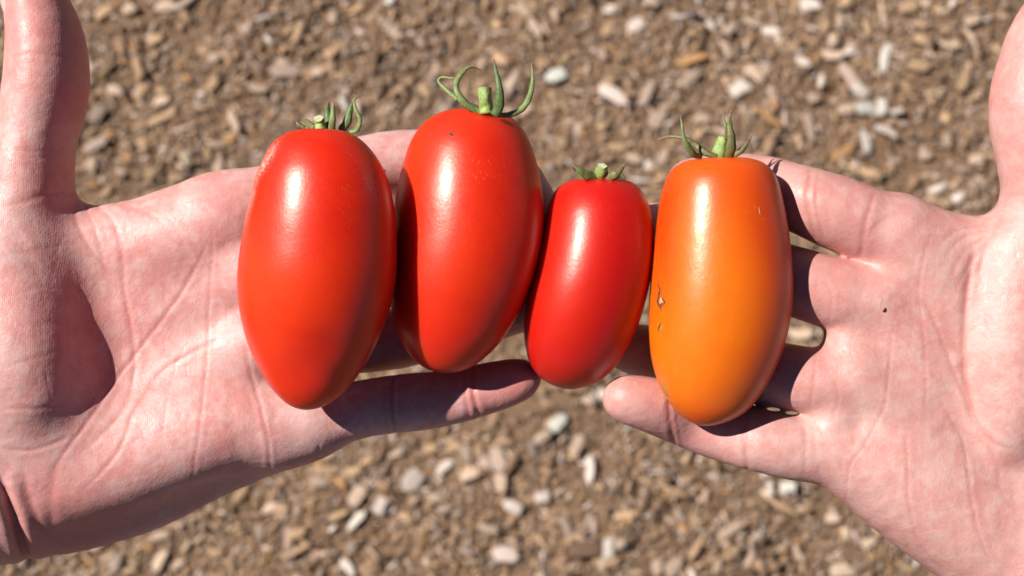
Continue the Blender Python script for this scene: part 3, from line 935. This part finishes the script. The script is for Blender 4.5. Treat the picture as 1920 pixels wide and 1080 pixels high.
    def sepal(self, pts, mat, name='sepal', fold=.35, twist=0.0, label=None):
        """pts rows (px, py, z, half_width_px): a folded leaf blade along a curve"""
        P = catmull(np.array(pts, float) + np.array([0, 0, self.dz, 0]), 7)
        A = np.array([loc_mm(*p[:3]) for p in P]); W = P[:, 3] * mm_scale(15) * .82
        T = np.gradient(A, axis=0); T /= np.linalg.norm(T, axis=1)[:, None] + 1e-9
        V, F = [], []
        nseg = len(A); prof = [(-1, 0.0), (-.5, .5), (0, 1.0), (.5, .5), (1, 0.0), (.5, -.1), (0, .45), (-.5, -.1)]
        for i in range(nseg):
            view = np.array([math.sin(twist), 0, math.cos(twist)])
            sd = np.cross(T[i], view); sd /= np.linalg.norm(sd) + 1e-9
            up = np.cross(sd, T[i])
            w = max(W[i], .06) * (1 + .05 * math.sin(i * .9))
            th = min(.45, .25 + w * .25)
            for a, b in prof:
                V.append(A[i] + sd * a * w + up * (b * max(w * fold, .12) + (th if b < .5 and abs(a) < 1 else 0) * -.5))
        k = len(prof)
        for i in range(nseg - 1):
            for j in range(k):
                a = i * k + j; b = i * k + (j + 1) % k
                F.append((a, b, b + k, a + k))
        F.append(tuple(range(k))[::-1]); F.append(tuple((nseg - 1) * k + j for j in range(k)))
        me = mesh_np(name, to_world(np.array(V)) - self.ow, F, True, mat)
        tip = np.repeat(np.linspace(0, 1, nseg), k)
        at = me.attributes.new('along', 'FLOAT', 'POINT'); at.data.foreach_set('value', tip.astype(np.float32))
        o = link(name, me, self.root)
        if label: o['label'] = label
        return o
    def stalk(self, pts, mat, cap, name='stalk', ridged=True):
        P = catmull(np.array(pts, float) + np.array([0, 0, self.dz, 0]), 5)
        A = np.array([loc_mm(*p[:3]) for p in P]); W = P[:, 3] * mm_scale(15)
        T = np.gradient(A, axis=0); T /= np.linalg.norm(T, axis=1)[:, None]
        k = 18; V, F = [], []
        for i in range(len(A)):
            sd = np.cross(T[i], [0, 0, 1.0]); sd /= np.linalg.norm(sd); up = np.cross(sd, T[i])
            for j in range(k):
                a = 2 * math.pi * j / k
                r = W[i] * (1 + .06 * math.cos(5 * a) + .04 * math.sin(3 * a + i))
                V.append(A[i] + sd * math.cos(a) * r + up * math.sin(a) * r)
        for i in range(len(A) - 1):
            for j in range(k):
                a = i * k + j; b = i * k + (j + 1) % k
                F.append((a, b, b + k, a + k))
        F.append(tuple(range(k))[::-1])
        me = mesh_np(name, to_world(np.array(V)) - self.ow, F, True, mat)
        at = me.attributes.new('along', 'FLOAT', 'POINT'); at.data.foreach_set('value', np.repeat(np.linspace(0, .3, len(A)), k).astype(np.float32))
        o = link(name, me, self.root)
        # cut end, a slightly hollow disc
        n = len(A) - 1
        ring = np.array(V[n * k:(n + 1) * k]); ctr = A[-1] - T[-1] * W[-1] * .12
        mid = ctr + (ring - ctr) * .6
        Vc = np.vstack([ring, mid, ctr[None] + T[-1] * .05])
        Fc = [(j, (j + 1) % k, k + (j + 1) % k, k + j) for j in range(k)] + [(k + j, k + (j + 1) % k, 2 * k) for j in range(k)]
        ce = link('cut_end', mesh_np('cut_end', to_world(Vc) - self.ow, Fc, True, cap), o)
        return o
    def blemish(self, pts, mat, name, thick=.12, label=None):
        """flat patch that follows the skin; pts outline (px,py)"""
        P = np.array(pts, float)
        c = P.mean(0)
        V = []
        for s in (1.0, .55):
            for p in P:
                q = c + (p - c) * s
                V.append(self.surf(q[0], q[1], .12 if s < 1 else -.05))
        V.append(self.surf(c[0], c[1], .14))
        n = len(P); F = []
        for j in range(n):
            b = (j + 1) % n
            F.append((j, b, n + b, n + j)); F.append((n + j, n + b, 2 * n))
        V = np.array(V)
        # orient towards the viewer
        a, b, c_ = V[F[0][0]], V[F[0][1]], V[F[0][2]]
        if np.cross(b - a, c_ - a)[2] < 0: F = [f[::-1] for f in F]
        o = link(name, mesh_np(name, to_world(V) - self.ow, F, True, mat), self.root)
        if label: o['label'] = label
        return o
    def crack(self, line, half, mat, name='crack'):
        """thin raised scab line along the skin"""
        P = catmull(np.array(line, float), 5) if len(line) > 2 else np.array(line, float)
        V, F = [], []
        n = len(P)
        T = np.gradient(P, axis=0); T /= np.linalg.norm(T, axis=1)[:, None] + 1e-9
        for i in range(n):
            w = half * (.35 + .65 * math.sin(math.pi * min(max(i / (n - 1), .05), .95))) * random.uniform(.7, 1.3)
            nr = np.array([-T[i][1], T[i][0]])
            for s, h in ((-1, -.05), (0, .13), (1, -.05)):
                q = P[i] + nr * w * s
                V.append(self.surf(q[0], q[1], h))
        for i in range(n - 1):
            for j in range(2):
                a = i * 3 + j
                F.append((a, a + 1, a + 4, a + 3))
        return link(name, mesh_np(name, to_world(np.array(V)) - self.ow, F, True, mat), self.root)

def green_material(name, a, b, tipc):
    k = NT(name)
    v = k.coord('Object')
    n = k.noise(v, 600, 3, .6)
    n2 = k.noise(v, 180, 2)
    c = k.mix(k.ramp(n, [(.3, 0), (.7, 1)]), a, b)
    c = k.mix(k.math('MULTIPLY', k.ramp(n2, [(.5, 0), (.7, 1)]), .5), c, tuple(x * .6 for x in a))
    c = k.mix(k.ramp(k.attr('along'), [(.80, 0), (.97, 1)]), c, tipc)
    dots = k.n('ShaderNodeTexVoronoi'); dots.inputs['Scale'].default_value = 800
    k.l(v, dots.inputs['Vector'])
    c = k.mix(k.math('MULTIPLY', k.ramp(dots.outputs['Distance'], [(.16, 1), (.24, 0)]), .55), c, (.03, .035, .015))
    k.l(c, k.b.inputs['Base Color'])
    k.b.inputs['Roughness'].default_value = .55
    k.b.inputs['Subsurface Weight'].default_value = .12
    k.b.inputs['Subsurface Scale'].default_value = .0008
    k.l(k.bump(n, .5, .0006), k.b.inputs['Normal'])
    return k.m
M_SEP = green_material('sepal_green', (.15, .22, .06), (.25, .31, .10), (.28, .18, .10))
M_SEPD = green_material('sepal_dark_green', (.075, .14, .032), (.13, .20, .055), (.16, .09, .05))
M_SEPB = green_material('sepal_brown_green', (.14, .13, .04), (.20, .19, .06), (.30, .20, .13))
M_STALK = green_material('stalk_green', (.26, .38, .085), (.34, .46, .13), (.3, .4, .1))
M_CUT = plain('stalk_cut', (.52, .58, .34)); M_CUTW = plain('stalk_cut_pale', (.72, .74, .60))
M_SCAB = plain('scab_dark', (.075, .03, .015)); M_SCABTAN = plain('scab_tan', (.62, .36, .20)); M_SCABOL = plain('scab_olive', (.36, .24, .05))

MT1 = tomato_material('tomato_red', ((.78, .030, .003), (.70, .011, .002), (.81, .058, .004), (.88, .20, .05)), .55, .305)
MT2 = tomato_material('tomato_scarlet', ((.78, .032, .004), (.70, .012, .003), (.81, .054, .005), (.88, .17, .04)), .5, .31)
MT3 = tomato_material('tomato_crimson', ((.62, .007, .005), (.58, .005, .004), (.70, .028, .005), (.85, .18, .06)), .35, .31)
MT4 = tomato_material('tomato_orange', ((.85, .215, .005), (.84, .175, .004), (.77, .070, .003), (.92, .38, .05)), .40, .30)

T1 = Tomato('leftmost and largest red tomato, white corky flecks on its left shoulder',
    [(235, 600, 604), (243, 552, 648), (262, 518, 678), (310, 489, 716), (380, 468, 738), (450, 454, 744), (520, 446, 743), (580, 450, 731), (640, 464, 708), (700, 492, 674), (740, 520, 642), (760, 543, 612), (769, 572, 578)],
    18, 11, MT1, .95, 1, cork=[(500, 300, 34, 7, 60, .9), (472, 370, 40, 5, 75, .55), (700, 350, 40, 10, -70, .25)], ripe=[(540, 540, 110, 80, 0, .6), (470, 480, 60, 120, 0, .4), (600, 690, 90, 50, 20, .15), (520, 640, 50, 60, 0, .3)],
    fleck=[(690, 340, 70, 110, 0, 1), (600, 260, 120, 40, 0, .6)], dents=[(604, 235, 18, 7, 1.2), (610, 668, 30, 7, .9), (560, 705, 26, 6, .7), (640, 700, 20, 6, .6), (520, 650, 26, 7, .4)])
T2 = Tomato('second tomato from the left, tall and red with a dark pinhole near its top',
    [(200, 888, 892), (208, 832, 944), (228, 797, 970), (262, 772, 992), (310, 755, 1008), (370, 742, 1018), (430, 736, 1020), (490, 730, 1011), (550, 730, 991), (600, 738, 966), (640, 752, 940), (670, 772, 910), (690, 797, 882), (700, 835, 840)],
    -1, -1, MT2, .95, 2, ripe=[(800, 300, 60, 120, 0, .35), (850, 500, 60, 140, 0, .4), (930, 230, 60, 30, 0, .3)], fleck=[(930, 320, 90, 90, 0, 1), (860, 480, 120, 160, 0, .4)], dents=[(905, 203, 1, 8, 1.0), (900, 560, 12, 10, .3)])
T3 = Tomato('smallest tomato, crimson and slightly bent, third from the left',
    [(331, 1128, 1132), (336, 1076, 1172), (343, 1057, 1188), (356, 1042, 1202), (380, 1030, 1215), (430, 1017, 1224), (490, 1003, 1224), (550, 989, 1214), (600, 983, 1200), (650, 985, 1178), (690, 998, 1152), (714, 1020, 1124), (725, 1043, 1098), (730, 1068, 1072)],
    -5, -9, MT3, .96, 3, ripe=[(1060, 560, 70, 130, 0, .6), (1080, 400, 70, 60, 0, .3)], fleck=[(1100, 400, 80, 80, 0, .5)], dents=[(1126, 331, -5, 6, 1.0)], bow=3.5)
T4 = Tomato('orange half-ripe tomato with a small cracked scar, rightmost',
    [(292, 1346, 1350), (297, 1300, 1408), (305, 1276, 1430), (318, 1259, 1446), (338, 1248, 1457), (365, 1240, 1465), (420, 1231, 1476), (490, 1223, 1484), (550, 1218, 1486), (620, 1217, 1477), (680, 1223, 1458), (735, 1242, 1429), (775, 1272, 1394), (792, 1296, 1360), (799, 1318, 1326)],
    1, 0, MT4, .95, 4, ripe=[(1240, 430, 40, 160, 0, .95), (1470, 470, 55, 220, 0, .95), (1350, 320, 130, 90, 0, .75), (1450, 720, 70, 100, 0, .7), (1320, 795, 90, 40, 0, .8), (1400, 430, 60, 70, 0, .35)], fleck=[(1430, 350, 50, 60, 0, 1), (1400, 420, 60, 60, 0, .6)], dents=[(1345, 292, 1, 7, 1.0)])

T1.dz, T2.dz, T3.dz, T4.dz = -5, -18, -16, -18      # where each calyx sits in depth
# calyx of the leftmost tomato
T1.stalk([(601, 244, 16, 11), (599, 230, 16, 10), (597, 222, 17, 9)], M_STALK, M_CUT)
T1.sepal([(612, 244, 13, 7), (615, 225, 13, 9), (613, 205, 13, 7), (617, 190, 14, 2)], M_SEPD)
T1.sepal([(622, 243, 17, 8), (623, 228, 18, 8), (624, 210, 18, 6), (625, 192, 18, 2)], M_SEP)
T1.sepal([(638, 245, 15, 9), (650, 230, 15, 10), (655, 210, 15, 8), (660, 192, 15, 2)], M_SEPD)
T1.sepal([(655, 247, 17, 5), (668, 245, 18, 6), (675, 225, 19, 5), (666, 203, 19, 4), (664, 188, 18, 3), (675, 179, 17, 1)], M_SEP)
T1.sepal([(572, 240, 15, 6), (562, 236, 15, 7), (556, 229, 15, 2)], M_SEPB, label='dried short sepal')
T1.sepal([(588, 240, 8, 8), (575, 228, 5, 6), (566, 226, 2, 1)], M_SEPB)
# calyx of the tall tomato
T2.stalk([(912, 214, 27, 14), (911, 200, 27, 13), (909, 182, 28, 12.5), (908, 165, 28, 13)], M_STALK, M_CUT)
T2.sepal([(918, 213, 27, 7), (893, 207, 27, 8), (870, 192, 28, 9), (857, 172, 28, 7), (855, 158, 27, 6), (862, 142, 26, 6), (876, 128, 25, 4), (888, 126, 24, 2.5), (902, 132, 23, 1)], M_SEP)
T2.sepal([(858, 186, 26, 6), (848, 178, 24, 6), (832, 164, 22, 5), (822, 152, 21, 3.5), (828, 145, 21, 3), (842, 146, 22, 3), (856, 147, 24, 2)], M_SEP)
T2.sepal([(928, 217, 30, 11), (935, 200, 31, 12), (937, 178, 32, 10), (934, 152, 32, 7), (929, 130, 31, 4), (926, 111, 30, 1.2)], M_SEPD)
T2.sepal([(932, 216, 28, 5), (955, 215, 28, 7), (975, 207, 27, 7), (988, 192, 27, 7), (996, 170, 26, 6), (999, 145, 25, 4), (997, 118, 24, 1)], M_SEP)
T2.sepal([(900, 212, 20, 6), (890, 200, 14, 6), (885, 192, 9, 1)], M_SEPD)
# calyx of the small tomato
T3.stalk([(1126, 338, 15, 15), (1126, 329, 17, 14), (1128, 319, 19, 12), (1129, 311, 20, 9)], M_STALK, M_CUT)
T3.sepal([(1122, 335, 18, 10), (1106, 331, 20, 13), (1090, 322, 22, 9), (1075, 310, 23, 1.2)], M_SEP)
T3.sepal([(1118, 336, 10, 9), (1098, 330, 5, 10), (1084, 318, 2, 8), (1076, 316, 0, 2)], M_STALK)
T3.sepal([(1132, 335, 18, 10), (1150, 329, 20, 12), (1162, 320, 20, 7), (1173, 306, 19, 1)], M_SEPB)
T3.sepal([(1150, 334, 10, 7), (1163, 328, 10, 6), (1174, 337, 10, 2)], M_SEPD)
# calyx of the orange tomato
T4.stalk([(1347, 297, 19, 17), (1349, 284, 20, 15), (1353, 268, 20, 12), (1356, 258, 20, 10)], M_STALK, M_CUT)
T4.sepal([(1366, 296, 26, 10), (1370, 280, 28, 12), (1371, 258, 29, 10), (1368, 238, 29, 7), (1368, 222, 28, 4), (1371, 207, 27, 1.5)], M_SEPB)
T4.sepal([(1362, 262, 24, 4), (1361, 240, 26, 4), (1358, 225, 26, 2), (1356, 214, 26, 1)], M_SEP)
T4.sepal([(1345, 294, 24, 5), (1322, 286, 24, 8), (1304, 272, 23, 7), (1286, 260, 23, 5), (1264, 256, 22, 4), (1248, 257, 21, 2.5), (1234, 262, 20, 1)], M_SEPB)
T4.sepal([(1316, 293, 24, 5), (1302, 290, 27, 8), (1290, 276, 29, 7), (1282, 256, 30, 4), (1279, 235, 30, 3), (1276, 216, 29, 1)], M_SEP)
T4.sepal([(1372, 294, 18, 5), (1388, 284, 19, 7), (1400, 270, 19, 4), (1410, 254, 18, 1)], M_SEPB)
# marks on the skins
T2.blemish([(840, 248), (846, 248), (851, 252), (849, 257), (843, 254)], M_SCAB, 'pinhole')
T4.crack([(1232, 531), (1237, 543), (1235, 556), (1241, 564), (1239, 574), (1240, 586)], 2.3, M_SCAB)
T4.crack([(1235, 556), (1233, 566), (1238, 578)], 2.1, M_SCAB)
T4.crack([(1241, 558), (1246, 566), (1243, 574)], 2.0, M_SCAB)
T4.blemish([(1237, 556), (1241, 558), (1244, 566), (1240, 573), (1235, 568)], M_SCABTAN, 'scar', label='tan dry scar in the crack')
T4.crack([(1239, 606), (1236, 612), (1234, 621)], 2.1, M_SCAB)
T4.crack([(1240, 609), (1240, 616), (1236, 622)], 1.9, M_SCABOL)
T4.blemish([(1238, 716), (1244, 722), (1252, 738), (1256, 748), (1250, 744), (1242, 730)], M_SCABOL, 'blemish', label='olive rub mark low on the left')
T4.crack([(1423, 388), (1424, 396), (1425, 402)], 1.2, M_SCABTAN)
